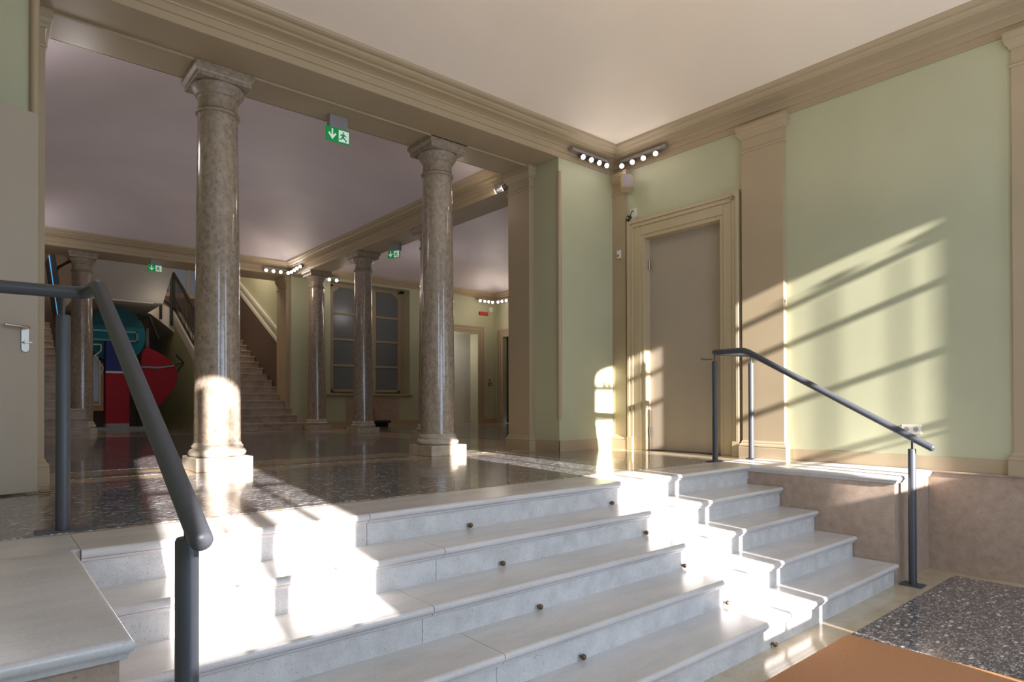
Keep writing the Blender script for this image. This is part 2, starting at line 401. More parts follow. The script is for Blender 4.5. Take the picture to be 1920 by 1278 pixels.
# roof slabs above everything keep daylight out
struct('ceiling', MB().box(XL-.3, YF-.05, HT, CX1+.3, YD+.1, HT+.1), M['white'], 'solid upper slab above the hall ceilings', 'ceiling')
struct('trim_4', MB().ringsweep((BX0, YBk, BX1, YD), PROF), M['taupe'], 'moulded taupe cornice around the middle hall', 'cornice')
PROFC = [(.0, ZB+.10), (.02, ZB+.10), (.02, ZB+.14), (.05, ZB+.16), (.05, ZB+.19), (.09, ZB+.22), (.10, ZB+.25), (.10, ZB+.27)]
struct('trim_5', MB().ringsweep((BXo, YBk, CX1, CY1), PROFC), M['taupe'], 'narrow taupe cornice around the side room', 'cornice')
struct('trim_6', MB().box(BX1, YBk, ZB, BXo, YD+.02, HT), M['taupe'], 'taupe beam over the row of columns on the right of the middle hall', 'beam', bevel=.003)
struct('trim_7', MB().box(BX0-.3, YD, ZB, BXo, YDk, 6.1), M['taupe'], 'taupe beam across the far end of the middle hall', 'beam', bevel=.003)
struct('wall_left', MB().box(BX0-.3, YBk, 0, BX0, YDk, HT), M['green'], 'left wall of the middle hall', 'wall')

# pilasters: plinth/base, shaft, capital, on a wall facing -X or any side
def pilaster(label, x0, x1, y0, y1, z0=0, z1=ZB, group=None, sides='-x'):
    """shaft footprint x0..x1,y0..y1; mouldings swell outwards on every side (buried where they meet the wall)"""
    cx, cy = (x0+x1)/2, (y0+y1)/2
    t = thing('pilaster', label, 'pilaster', (cx, cy, z0), group=group)
    hx, hy = (x1-x0)/2, (y1-y0)/2
    H = z1-z0
    def lof(prof):
        mb = MB(); vs = []; n = len(prof)
        for d, z in prof:
            ax0 = -hx-(d if '-x' in sides else 0); ax1 = hx+(d if '+x' in sides else 0)
            ay0 = -hy-(d if '-y' in sides else 0); ay1 = hy+(d if '+y' in sides else 0)
            vs += [(ax0, ay0, z), (ax1, ay0, z), (ax1, ay1, z), (ax0, ay1, z)]
        fs = [(i*4+k, i*4+(k+1) % 4, (i+1)*4+(k+1) % 4, (i+1)*4+k) for i in range(n-1) for k in range(4)]
        fs += [(3, 2, 1, 0), tuple((n-1)*4+k for k in range(4))]
        return mb.add(vs, fs)
    link('pilaster_base', lof([(.030, 0), (.030, .11), (.026, .113), (.030, .125), (.024, .142), (.012, .150), (.012, .160), (.004, .175), (.0, .18)]), M['taupe'], t)
    link('pilaster_shaft', lof([(0, .18), (0, H-.27)]), M['taupe'], t)
    link('pilaster_capital', lof([(0, H-.27), (.010, H-.265), (.014, H-.25), (.004, H-.24), (.004, H-.235), (0, H-.232), (0, H-.13), (.012, H-.125), (.018, H-.105), (.034, H-.09), (.040, H-.06), (.045, H-.058), (.045, H-.012), (.05, H-.01), (.05, H-.001)]), M['taupe'], t)
    return t
pilaster('flat taupe pilaster between the grey door and the sunlit green wall', 3.89, 3.955, .06, .50, sides='-x-y+y')
pilaster('flat taupe pilaster at the right edge of the view, above the stone dado', 3.922, 3.955, -2.2, -1.735, sides='-x-y+y')
pilaster('narrow taupe corner pilaster between the green pier and the grey door', 3.915, 3.955, 2.06, 2.27, sides='-x-y')
pilaster('taupe pilaster on the end of the pier right of the front columns', 2.90, 2.98, 2.70, 3.09, sides='-x-y+y')
pilaster('taupe pilaster on the end of the pier behind the open door', -1.885, -1.79, 2.70, 3.09, sides='+x-y+y')
pilaster('dim pilaster behind the right pier under the side beam', 3.26, 3.68, 3.10, 3.16, sides='+y-x+x')
for (x, y0, y1, lab) in ((2.952, YB-.022, YB+.002, 'thin vertical taupe corner bead on the pier right of the columns'), (-1.895, YB-.022, YB+.002, 'thin vertical taupe corner bead above the open door')):
    struct('trim_8' if x > 0 else 'trim_9', MB().tube([(x+.020, YB-.014, .38), (x+.020, YB-.014, 3.24)], .027, 12), M['taupe'], lab, 'corner bead', smooth=True)
struct('baseboard_back', MB().box(XA1-.006, YB-.006, 0, 3.92, YB, .13).box(XA1-.006, YB-.006, 0, XA1, 2.69, .13), M['taupe'], 'painted taupe skirting band around the right pier', 'baseboard')

# ---------------------------------------------------------------- columns
def make_column(label, loc, group):
    t = thing('stone_column', label, 'column', loc, group=group)
    link('column_plinth', MB().box(-.228, -.228, 0, .228, .228, .115), M['colbase'], t, bevel=.006)
    b = MB().lathe([(.0, .115), (.205, .115), (.222, .125), (.232, .143), (.232, .152), (.222, .170), (.207, .180), (.203, .182), (.207, .190), (.207, .204), (.2, .212), (.193, .222), (.188, .235), (.1, .235)], seg=64)
    link('column_base', b, M['colbase'], t, smooth=True)
    prof = [(.1, .235)]
    for i in range(17):
        u = i/16; z = .235+u*(3.06-.235)
        r = .1875-.027*u**1.35 if u > .0 else .1875
        prof.append((r, z))
    prof += [(.1, 3.06)]
    link('column_shaft', MB().lathe(prof, seg=64), M['column'], t, smooth=True)
    c = MB().lathe([(.1, 3.055), (.166, 3.055), (.176, 3.062), (.181, 3.075), (.176, 3.088), (.166, 3.094), (.160, 3.10), (.158, 3.19), (.164, 3.205), (.176, 3.212), (.178, 3.222), (.196, 3.245), (.210, 3.272), (.214, 3.29), (.208, 3.302), (.1, 3.302)], seg=64)
    link('column_capital', c, M['capital'], t, smooth=True)
    ab = MB(); vs = []
    prof = [(.215, 3.300), (.218, 3.305), (.218, 3.335), (.222, 3.345), (.236, 3.362), (.240, 3.368), (.240, 3.408)]
    for h, z in prof: vs += [(-h, -h, z), (h, -h, z), (h, h, z), (-h, h, z)]
    n = len(prof)
    ab.add(vs, [(i*4+k, i*4+(k+1) % 4, (i+1)*4+(k+1) % 4, (i+1)*4+k) for i in range(n-1) for k in range(4)]+[(3, 2, 1, 0), tuple((n-1)*4+k for k in range(4))])
    link('column_abacus', ab, M['capital'], t, bevel=.003)
    return t
c0 = make_column('polished stone column nearest the handrail, sunlight on its base', (-.56, 2.905, 0), 'stone columns')
dup(c0, (1.73, 2.915, 0), rz=pi*.5, label='polished stone column left of the green pier, second from the handrail')
dup(c0, (3.47, 10.25, 0), rz=pi, label='distant column under the row of spotlights in the far corner')
dup(c0, (3.45, 8.05, 0), rz=pi*1.5, label='dim column standing in front of the frosted window')
dup(c0, (3.47, 5.75, 0), rz=pi, label='column mostly hidden behind the second front column')
dup(c0, (-.64, 11.45, 0), rz=pi*.5, label='dim column at the foot of the left back stairs, behind the handrail')
dup(c0, (1.75, 11.45, 0), rz=0, label='far column hidden behind the nearest front column')

# ---------------------------------------------------------------- door in right wall
t = thing('door_2', 'tall flush grey door in a moulded taupe surround, right wall', 'door', (XR, 1.26, 0), kind='structure')
link('door_leaf', MB().box(.085, -.50, .006, .125, .535, 2.535), M['door'], t, bevel=.002)
link('threshold', MB().box(.0, -.50, -.004, .2, .535, .004), M['dark'], t)
def surround(zin, yin0, yin1, zout, yout0, yout1, ear=.045):
    mb = MB()
    # stepped architrave: three nested bands of growing thickness
    for a, th in ((0., .03), (.035, .038), (.10, .046)):
        mb.box(-th, yin0-a-.0, 0, .0, yin0-a-(.035 if a == 0 else .065), zin+a) if False else None
    bands = [(0, .045, .03), (.045, .155, .038), (.155, .20, .052), (.20, .235, .066)]
    for a, b, th in bands:
        mb.box(-th, yin0-b, .16 if a > .15 else 0, 0, yin0-a, zin+b)
        mb.box(-th, yin1+a, .16 if a > .15 else 0, 0, yin1+b, zin+b)
        mb.box(-th, yin0-a, zin+a, 0, yin1+a, zin+b)
    return mb
yi0, yi1, zi = -.485, .525, 2.53
mb = surround(zi, yi0, yi1, 0, 0, 0)
# crossettes
mb.box(-.064, yi0-.233, 2.764, 0, yi0-.10, 2.80).box(-.064, yi1+.10, 2.764, 0, yi1+.233, 2.80)
mb.box(-.070, yi0-.237, 0, 0, yi0-.155, .16).box(-.070, yi1+.155, 0, 0, yi1+.237, .16)
link('architrave', mb, M['surround'], t, bevel=.004)
link('jamb', MB().box(-.001, yi0-.04, 0, .2, yi0, zi+.04).box(-.001, yi1, 0, .2, yi1+.04, zi+.04).box(-.001, yi0, zi, .2, yi1, zi+.04), M['surround'], t)
for z in (2.22, .22):
    link('hinge', MB().tube([(.055, .512, z-.06), (.055, .512, z+.06)], .011, 12), M['chrome'], t, smooth=True)
link('transom_clip', MB().box(-.07, -.66, 2.70, -.05, -.63, 2.75), M['chrome'], t)

# open door leaf at left
t = thing('door_3', 'open grey door leaf standing at the left edge in front of the pier', 'door', (-2.75, 1.78, 0), rz=radians(20), kind='structure')
link('door_leaf', MB().box(.0, -.022, .012, .935, .022, 2.42), M['door'], t, bevel=.003)
hd = link('handle_plate', MB().prism([(.862+.022*cos(a), 0.97+(.055 if sin(a) > 0 else -.055)+.022*sin(a)) for a in [2*pi*i/24 for i in range(24)]], 'y', -.032, -.022), M['chrome'], t, bevel=.002)
link('door_handle', MB().tube([(.862, -.03, 1.045), (.862, -.07, 1.045), (.847, -.078, 1.046), (.80, -.080, 1.048), (.735, -.078, 1.052)], .0095, 12), M['chrome'], hd, smooth=True)
link('lock_cylinder', MB().tube([(.862, -.03, .955), (.862, -.044, .955)], .011, 14).box(.847, -.05, .951, .892, -.044, .959), M['chrome'], hd)
tag(link('door_stop', MB().box(-1.93, 1.98, 0, -1.75, 2.03, .012).box(-1.86, 1.985, .012, -1.80, 2.02, .026), M['brass'], bevel=.004), 'small brass floor door stop below the open grey door', 'door stop')

# ---------------------------------------------------------------- handrails
def bend(pts, r=.05, n=7):
    """round the corners of a polyline"""
    P = [Vector(p) for p in pts]; out = [P[0]]
    for i in range(1, len(P)-1):
        a = (P[i-1]-P[i]); b = (P[i+1]-P[i]); d = min(r, a.length/2.2, b.length/2.2)
        p0 = P[i]+a.normalized()*d; p1 = P[i]+b.normalized()*d
        for k in range(n+1):
            u = k/n; out.append(p0*(1-u)**2+P[i]*2*u*(1-u)+p1*u*u)
    out.append(P[-1]); return out
def domed(pts, r):
    """tube stations with a rounded start"""
    P = [Vector(p) for p in pts]; d = (P[0]-P[1]).normalized(); st = []; rr = []
    for i in range(6):
        a = pi/2*(1-i/6.); st.append(P[0]+d*r*.75*sin(a)); rr.append(r*max(.05, cos(a)))
    return st+P, rr+[r]*len(P)
def handrail(label, pts, posts, origin, plates):
    O = Vector(origin)
    t = thing('handrail', label, 'handrail', origin)
    P, RR = domed([Vector(p)-O for p in bend(pts)], .027)
    link('rail', MB().tube(P, RR, 24), M['rail'], t, smooth=True)
    for (x, y, z0, zr), (pw, pd) in zip(posts, plates):
        zt = zr-.085
        prof = [(.02, z0), (.0275, z0), (.0275, zt-.008), (.024, zt), (.0, zt)]
        p = link('post', MB().lathe([(r_, z_-O.z) for r_, z_ in prof], x-O.x, y-O.y, 28), M['rail'], t, smooth=True)
        link('pin', MB().tube([(x-O.x, y-O.y, zt-O.z-.01), (x-O.x, y-O.y, zr-O.z-.01)], .0075, 12), M['rail'], p, smooth=True)
        link('base_plate', MB().box(x-O.x-pw, y-O.y-pd, z0-O.z, x-O.x+pw, y-O.y+pd, z0-O.z+.010), M['rail'], p, bevel=.002)
    return t
def railz(y): return 1.05+.55*(y-.116)
handrail('charcoal steel handrail down the right side of the steps', [(3.2555, -1.38, railz(-1.38)), (3.2555, .116, 1.05), (3.2555, .45, 1.05), (3.81, .355, 1.05)],
         [(3.2555, -1.25, ZL, railz(-1.25)), (3.262, .43, 0, 1.05), (3.80, .355, 0, 1.05)], (3.2555, -1.25, ZL), [(.06, .075), (.085, .045), (.04, .04)])
handrail('thick charcoal steel handrail at the left, close to the viewer', [(-1.76, -1.345, railz(-1.345)), (-1.785, .12, 1.055), (-1.80, .36, 1.05), (-2.72, .42, 1.05)],
         [(-1.76, -1.215, ZL, railz(-1.215)), (-1.868, .50, 0, 1.05)], (-1.76, -1.215, ZL), [(.06, .075), (.10, .05)])

# ---------------------------------------------------------------- small wall devices, entrance hall
def rot_to(o, target):
    d = Vector(target); o.rotation_euler = d.to_track_quat('-Z', 'Y').to_euler()
def spot_bar(label, p0, p1, lamps, out, group=None, r=.025, body=.045):
    """track housing from p0 to p1 with lit lamps facing 'out'"""
    P0, P1 = Vector(p0), Vector(p1); c = (P0+P1)/2; O = Vector(out).normalized()
    t = thing('spotlight_bar', label, 'spotlights', tuple(c), group=group)
    ax = (P1-P0).normalized(); up = Vector((0, 0, 1)); L = (P1-P0).length
    vs = []; side = up.cross(ax).normalized()
    if side.dot(O) < 0: side = -side
    for s_ in (-L/2, L/2):
        for a, b in ((-.03, -.0), (.03, -.0), (.03, .035), (-.03, .035)): vs.append(ax*s_+side*a+up*b)
    link('track_housing', MB().add(vs, [(0, 1, 2, 3), (7, 6, 5, 4), (0, 4, 5, 1), (1, 5, 6, 2), (2, 6, 7, 3), (3, 7, 4, 0)]), M['lampbody'], t, bevel=.003)
    for q in lamps:
        b0 = ax*((q-.5)*L)-up*.03
        lp = link('lamp_body', MB().tube([b0-O*.045, b0+O*.012, b0+O*.05], [r*.8, r*1.15, r*1.2], 20), M['lampbody'], t, smooth=True)
        link('lamp_lens', MB().tube([b0+O*.050, b0+O*.054], r, 20), M['lens'], lp)
    return t
view = Vector((-2.16, -2.95, .57))
spot_bar('row of four lit spotlights on the beam, left side of the front ceiling corner', (3.10, 2.195, 3.50), (3.74, 2.195, 3.50), [.28, .5, .72, .93], (-.35, -1, -.45), 'corner spotlight bars of the entrance hall')
spot_bar('row of four lit spotlights on the right wall cornice beside the front ceiling corner', (3.875, 2.10, 3.50), (3.875, 1.42, 3.50), [.04, .28, .52, .78], (-1, -.6, -.45), 'corner spotlight bars of the entrance hall')
spot_bar('distant row of four lit spotlights on the far beam beside the corner column', (2.55, 10.93, 3.49), (3.18, 10.93, 3.49), [.12, .37, .62, .88], (-.4, -1, -.3), r=.03)
spot_bar('distant row of four lit spotlights on the side beam above the corner column', (3.17, 10.9, 3.50), (3.17, 10.28, 3.55), [.1, .36, .6, .88], (-1, -.8, -.3), r=.03)
spot_bar('pair of lit lamps left of the frosted window top', (3.98, 10.95, 3.47), (4.34, 10.95, 3.47), [.25, .75], (-.4, -1, -.3), r=.032)
spot_bar('row of lit lamps on the far wall of the side room', (8.38, 11.0, 3.44), (9.0, 11.0, 3.44), [.2, .45, .68, .9], (-.6, -1, -.3), r=.03)
spot_bar('row of lit lamps on the right wall of the side room', (9.05, 10.95, 3.44), (9.05, 10.2, 3.44), [.1, .34, .58, .82], (-1, -.9, -.3), r=.03)
tb = spot_bar('pair of steel spotlights seen side-on at the top of the right pier', (3.20, 3.72, 3.47), (3.20, 3.42, 3.47), [.25, .75], (-.5, .8, -.4), r=.03)

t = thing('loudspeaker', 'small taupe box loudspeaker tilted down in the ceiling corner', 'loudspeaker', (3.80, 1.94, 3.21))
t.rotation_euler = (radians(-22), 0, radians(-38))
link('speaker_cabinet', MB().box(-.062, -.05, -.095, .062, .06, .095), M['taupe'], t, bevel=.006)
link('speaker_grille', MB().box(-.054, -.056, -.087, .054, -.05, .087), M['speaker'], t, bevel=.003)
link('bracket', MB().tube([(0, .06, 0), (.03, .12, .03), (.05, .15, .03)], .012, 10), M['black'], t)
t = thing('security_camera', 'small black dome camera on a white wall plate above the door surround', 'camera', (XR, 1.955, 2.87))
link('wall_plate', MB().box(-.012, -.05, -.05, 0, .05, .06), M['plastic'], t, bevel=.003)
link('cable', MB().tube(bend([(-.012, .0, .02), (-.05, -.01, .03), (-.05, .01, -.02), (-.04, .02, -.04)], .02), .005, 8), M['black'], t, smooth=True)
sp = MB(); sp.lathe([(.002, -.1), (.022, -.092), (.034, -.075), (.038, -.06), (.034, -.045), (.018, -.032), (.002, -.03)], -.06, .03, 20)
cb = link('camera_body', sp, M['black'], t, smooth=True)
link('camera_lens', MB().tube([(-.092, .025, -.065), (-.10, .022, -.066)], .012, 14), M['greyplastic'], cb)
t = thing('motion_sensor', 'small white motion sensor on the corner pilaster', 'sensor', (3.915, 2.15, 2.40))
link('sensor_housing', MB().box(-.03, -.028, -.05, 0, .028, .05), M['plastic'], t, bevel=.008)
link('sensor_window', MB().box(-.033, -.018, -.03, -.03, .018, .0), M['greyplastic'], t)
t = thing('wall_socket', 'white double socket plate low on the sunlit wall behind the handrail', 'socket', (XR, -1.03, .335))
link('socket_plate', MB().box(-.01, -.075, -.04, 0, .075, .04), M['plastic'], t, bevel=.003)
for k in (-1, 1): link('socket_outlet', MB().tube([(-.013, .035*k, 0), (-.009, .035*k, 0)], .02, 16), M['greyplastic'], t)
t = thing('rail_hook', 'thin brass latch hook on top of the right landing post', 'hook', (3.2555, .45, .985))
link('hook_arm', MB().tube([(0, 0, 0), (-.02, .06, .0), (-.03, .10, .005)], .006, 8).tube([(-.02, .08, .0), (-.04, .105, .008)], .008, 8), M['brass'], t)

# exit signs
def exit_sign(label, loc, rz=0, s=1., back=.03, drop=.15):
    t = thing('exit_sign', label, 'exit sign', loc, rz=rz)
    link('sign_mount', MB().box(-.085*s, .01, -drop, .115*s, .055+back, 0), M['greyplastic'], t, bevel=.003)
    pn = link('sign_panel', MB().box(-.13*s, 0, -drop-.145*s, .13*s, .02, -drop), M['signgreen'], t, bevel=.002)
    z0 = -drop-.145*s
    def q(pts, nm):
        link(nm, MB().prism([((u-.5)*.26*s, z0+v*.145*s) for u, v in pts], 'y', -.002, .0), M['signwhite'], pn)
    q([(.22, .88), (.28, .88), (.28, .42), (.38, .6), (.42, .52), (.25, .12), (.08, .52), (.12, .6), (.22, .42)], 'arrow_symbol')
    q([(.52, .9), (.95, .9), (.95, .08), (.52, .08)], 'doorway_symbol')
    def g(pts, nm):
        link(nm, MB().prism([((u-.5)*.26*s, z0+v*.145*s) for u, v in pts], 'y', -.004, -.002), M['signgreen'], pn)
    g([(.72+.035*cos(a), .76+.06*sin(a)) for a in [2*pi*i/12 for i in range(12)]], 'runner_head')
    g([(.68, .68), (.76, .66), (.86, .52), (.84, .48), (.76, .54), (.74, .42), (.86, .26), (.84, .12), (.79, .12), (.80, .24), (.69, .34), (.62, .22), (.52, .22), (.52, .28), (.60, .30), (.66, .46), (.66, .56), (.60, .48), (.57, .5), (.63, .64)], 'runner_body')
    return t
exit_sign('green exit sign with arrow and running man under the front beam', (.555, 2.90, ZB), s=.95, drop=.13)
exit_sign('green exit sign with arrow and running man under the far beam', (.515, 11.05, ZB), s=.95, drop=.11)
exit_sign('green exit sign hanging under the side beam, seen at an angle', (3.48, 6.95, ZB), rz=radians(-62), s=.95, drop=.13)

# ---------------------------------------------------------------- side room
def wall_holes(y, x0, x1, z0, z1, holes, th, mat):
    """facing -Y wall split round rectangular holes (sorted in x)"""
    mb = MB(); x = x0
    for hx0, hx1, hz0, hz1 in holes:
        mb.box(x, y, z0, hx0, y+th, z1)
        if hz0 > z0: mb.box(hx0, y, z0, hx1, y+th, hz0)
        mb.box(hx0, y, hz1, hx1, y+th, z1)
        x = hx1
    mb.box(x, y, z0, x1, y+th, z1)
    return mb
struct('wall_far', wall_holes(CY1, BXo-.12, CX1+.3, 0, HT, [(4.17, 6.31, .80, 3.46), (7.42, 8.49, 0, 2.50)], .34, M['green']), M['green'], 'sage green far wall of the side room with recessed window and doorway', 'wall')
struct('wall_right', MB().box(CX1, 10.78, 0, CX1+.3, CY1, HT).box(CX1, YBk, 0, CX1+.3, 9.7, HT).box(CX1, 9.7, 2.42, CX1+.3, 10.78, HT).box(CX1+.3, 9.5, 0, CX1+.35, 11, 2.6), M['green'], 'right wall of the side room with a dark doorway', 'wall')
struct('wall_near', MB().box(XR+.3, YBk-.1, 0, CX1+.3, YBk, HT), M['green'], 'near wall of the side room, hidden behind the pier', 'wall')
struct('baseboard_far', MB().box(BXo, CY1-.01, 0, 7.25, CY1, .14).box(8.66, CY1-.01, 0, CX1, CY1, .14), M['taupe'], 'taupe skirting along the far wall of the side room', 'baseboard')
def frame_y(x0, x1, z1, y, wdt=.2, extra=.05):
    mb = MB()
    for a, b, th in ((0, wdt*.4, .02), (wdt*.4, wdt*.8, .03), (wdt*.8, wdt, .05)):
        mb.box(x0-b, y-th, 0, x0-a, y, z1+b).box(x1+a, y-th, 0, x1+b, y, z1+b).box(x0-a, y-th, z1+a, x1+a, y, z1+b)
    return mb
t = thing('door_4', 'open doorway with taupe surround showing a pale lit passage, far wall', 'doorway', (7.955, CY1, 0), kind='structure')
fm = frame_y(-.535, .535, 2.50, 0); link('architrave', fm, M['taupe'], t, bevel=.003)
link('passage_wall', MB().box(-.8, 1.3, 0, .85, 1.35, 2.8).box(-.82, .3, 0, -.78, 1.3, 2.8).box(.8, .3, 0, .85, 1.35, 2.8).box(-.8, .3, 2.7, .85, 1.35, 2.75), M['white'], t)
link('passage_partition', MB().box(-.2, .62, 0, .75, .68, 2.7), M['white'], t)
t = thing('door_5', 'dark doorway in a taupe surround, right wall of the side room', 'doorway', (CX1, 10.24, 0), kind='structure')
mb = MB()
for a, b, th in ((0, .09, .02), (.09, .17, .03), (.17, .22, .05)):
    mb.box(-th, .54+a, 0, 0, .54+b, 2.42+b).box(-th, -.54-b, 0, 0, -.54-a, 2.42+b).box(-th, -.54-a, 2.42+a, 0, .54+a, 2.42+b)
link('architrave', mb, M['taupe'], t, bevel=.003)
link('door_leaf', MB().box(.12, -.54, 0, .16, .54, 2.42), M['dark'], t)  # dark-coloured sheet standing in for the shade inside the open doorway

t = thing('window_3', 'tall frosted casement window in a deep recess, side room', 'window', (5.24, 11.40, .80), kind='structure')
def leafm(x0, x1, arched):
    mb = MB(); z0, z1 = .05, 2.62
    mb.box(x0, -.03, z0, x0+.06, .02, z1).box(x1-.06, -.03, z0, x1, .02, z1).box(x0, -.03, z0, x1, .02, z0+.05).box(x0, -.03, z1-.05, x1, .02, z1)
    for z in (.66, 1.29, 1.91): mb.box(x0+.06, -.025, z, x1-.06, .02, z+.05)
    s = 1 if arched > 0 else -1
    xe = x1-.06 if s > 0 else x0+.06
    mb.prism([(xe, z1-.05), (xe-s*.16, z1-.05), (xe-s*.12, z1-.10), (xe-s*.04, z1-.15), (xe, z1-.2)], 'y', -.025, .015)
    return mb
link('window_surround', MB().box(-1.07, -.01, 0, -.94, .04, 2.66).box(.94, -.01, 0, 1.07, .04, 2.66).box(-1.07, -.01, 2.60, 1.07, .04, 2.66).box(-.235, -.05, 0, .235, .04, 2.62).box(-1.07, .04, -.1, 1.07, .06, 2.7), M['taupe'], t, bevel=.004)
for a, b, s in ((.20, .94, 1), (-.94, -.20, -1)):
    lf = link('casement', leafm(a, b, s), M['taupe'], t, bevel=.003)
    for z in (.10, .71, 1.34, 1.96):
        link('window_pane', MB().box(a+.06, -.005, z, b-.06, .005, z+.60 if z < 1.9 else 2.57), M['glass'], lf)
    link('casement_knob', MB().tube([(a+.03 if s > 0 else b-.03, -.03, .62), (a+.03 if s > 0 else b-.03, -.06, .62)], .015, 10), M['brass'], lf)
link('window_sill', MB().box(-1.15, -.36, -.045, 1.13, .02, -.005), M['taupe'], t, bevel=.006)
tag(link('trim_10', MB().box(4.55, CY1-.012, .12, 6.0, CY1, .70), M['pedestal'], bevel=.003), 'brown panel under the frosted window', 'wall panel', kind='structure')
tag(link('low_bench', MB().box(4.85, 10.72, .09, 5.55, 10.98, .15).box(4.9, 10.76, 0, 5.5, 10.94, .09), M['dark'], bevel=.004), 'low dark bench under the frosted window', 'bench')
t = thing('fire_extinguisher', 'red fire extinguisher half hidden behind the dim middle column', 'fire extinguisher', (4.80, 10.3, 0))
link('cylinder', MB().lathe([(.0, 0), (.07, 0), (.075, .02), (.075, .42), (.055, .47), (.025, .49), (.0, .49)], seg=20), M['red'], t, smooth=True)
link('valve', MB().box(-.03, -.012, .49, .05, .012, .54), M['black'], t)
t = thing('fire_sign', 'small red illuminated sign on the far wall above the doorway', 'sign', (8.68, CY1, 3.07))
link('sign_box', MB().box(-.15, -.05, -.045, .15, 0, .045), M['red'], t, bevel=.005)
link('sign_face', MB().box(-.13, -.053, -.03, .13, -.05, .03), plain('red_sign_face', (190, 60, 60), .4), t)
t = thing('alarm_sounder', 'round white alarm sounder beside the small red sign', 'alarm', (8.93, CY1, 3.20))
link('sounder_body', MB().tube([(0, .004, 0), (0, -.05, 0), (0, -.06, 0)], [.075, .075, .05], 20), M['plastic'], t, smooth=True)
t = thing('call_point', 'small red fire call point on the far wall beside the doorway', 'fire alarm', (8.91, CY1, 1.10))
link('call_box', MB().box(-.05, -.04, -.05, .05, 0, .05), M['red'], t, bevel=.004)
link('call_button', MB().box(-.02, -.045, -.02, .02, -.04, .02), M['plastic'], t)
link('call_sign', MB().box(-.025, -.008, .09, .025, 0, .14), M['red'], t)

# ---------------------------------------------------------------- back stair hall
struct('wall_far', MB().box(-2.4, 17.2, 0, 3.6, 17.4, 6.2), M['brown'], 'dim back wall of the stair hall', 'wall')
struct('ceiling', MB().box(-2.5, YDk-.02, 6.0, 3.7, 17.4, 6.1), M['white'], 'high ceiling of the stair hall', 'ceiling')
struct('wall_right', MB().box(3.2, YD, 0, 3.62, YDk+.01, ZB).box(3.22, YDk, 0, 3.62, 17.4, 6.1), M['green'], 'green outer wall beside the right back stairs', 'wall')
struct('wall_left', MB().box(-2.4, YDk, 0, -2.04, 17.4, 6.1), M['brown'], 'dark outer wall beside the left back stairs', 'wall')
pilaster('dim pilaster at the foot of the right back stairs', 3.13, 3.195, YD+.12, YDk-.1, sides='-x-y')
t = thing('window_4', 'dusky blue window high above the back stairs', 'window', (2.45, 17.2, 3.75), kind='structure')
link('window_pane', MB().box(-.42, -.03, 0, .05, -.01, 1.2).box(.12, -.03, 0, .6, -.01, 1.2), M['duskglass'], t)
link('window_frame', MB().box(.05, -.05, -.1, .12, 0, 1.3).box(-.5, -.06, -.12, .7, 0, 0), M['taupe'], t)
S = .52
def stair_z(y): return max(0, .16+(y-10.30)*S)
# right and left flights
def back_flight(label, x0, x1, wide_x0, wide_x1):
    t = thing('back_staircase', label, 'stairs', ((x0+x1)/2, 10.30, 0)); c = (x0+x1)/2
    n = 15; tr = .16/S
    for i in range(n):
        y = i*tr; z = .16*(i+1)
        a, b = (x0, x1) if i > 2 else (wide_x0, wide_x1)
        z0 = 0 if i < 3 else z-.34
        link('step', MB().box(a-c, y+.03, z0, b-c, y+tr+.04, z-.03).box(a-c-(.0), y, z-.035, b-c, y+tr+.04, z), M['stair'], t, bevel=.006)
    return t
back_flight('right flight of back stairs rising beside the corner column', 2.0, 3.195, 1.84, 3.195)
back_flight('left flight of back stairs rising behind the handrail post', -2.035, -.90, -2.035, -.63)
# dado and wall rail along the right flight
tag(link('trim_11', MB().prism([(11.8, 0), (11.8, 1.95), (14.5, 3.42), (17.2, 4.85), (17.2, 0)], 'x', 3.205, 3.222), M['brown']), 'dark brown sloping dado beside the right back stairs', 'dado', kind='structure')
tag(link('trim_12', MB().prism([(11.8, 1.95), (11.8, 2.03), (14.5, 3.52), (17.2, 5.0), (17.2, 4.85), (14.5, 3.42)], 'x', 3.19, 3.222).prism([(11.8, 2.22), (11.8, 2.30), (14.5, 3.75), (17.2, 5.2), (17.2, 5.12), (14.5, 3.68)], 'x', 3.17, 3.222), M['white']), 'pale sloping wall rail beside the right back stairs', 'trim', kind='structure')
# flank walls with sloping stringers
def zst(y): return 2.942+.545*(y-15.02)
for x, nm, lab in ((1.7, 'wall_flank', 'green flank wall under the right back stairs'), (-.62, 'wall_flank', 'flank wall under the left back stairs')):
    struct(nm, MB().prism([(11.9, 0), (11.9, zst(11.9)-.28), (15.02, zst(15.02)-.28), (17.2, zst(15.02)-.28), (17.2, 0)], 'x', x, x+.12), M['green'], lab, 'wall')
sg = struct('trim_13', MB().prism([(11.75, zst(11.75)), (15.02, zst(15.02)), (15.02, zst(15.02)-.28), (11.75, zst(11.75)-.28)], 'x', 1.67, 1.84), M['white'], 'pale sloping stringer of the right back stairs', 'trim')
t = thing('stair_railing', 'black iron railing with close balusters on the right back stairs', 'railing', (1.72, 13.4, zst(13.4)))
O = Vector((1.72, 13.4, zst(13.4)))
def pz(y, h): return Vector((1.72, y, zst(y)+h))-O
link('top_rail', MB().tube([pz(11.8, .86), pz(15.1, .92)], .04, 10), M['black'], t)
link('bottom_rail', MB().tube([pz(11.8, .05), pz(15.1, .05)], .025, 8), M['black'], t)
for i in range(26):
    y = 11.9+i*.124
    link('baluster', MB().tube([pz(y, .05), pz(y, .9)], .011, 6).tube([pz(y, .30)+Vector((0, -.03, 0)), pz(y, .36)+Vector((0, .03, 0))], .018, 6), M['black'], t)
for y, h0 in ((15.15, -.1),): link('newel', MB().tube([pz(y, -.36), pz(y, .95)], .04, 8), M['black'], t)
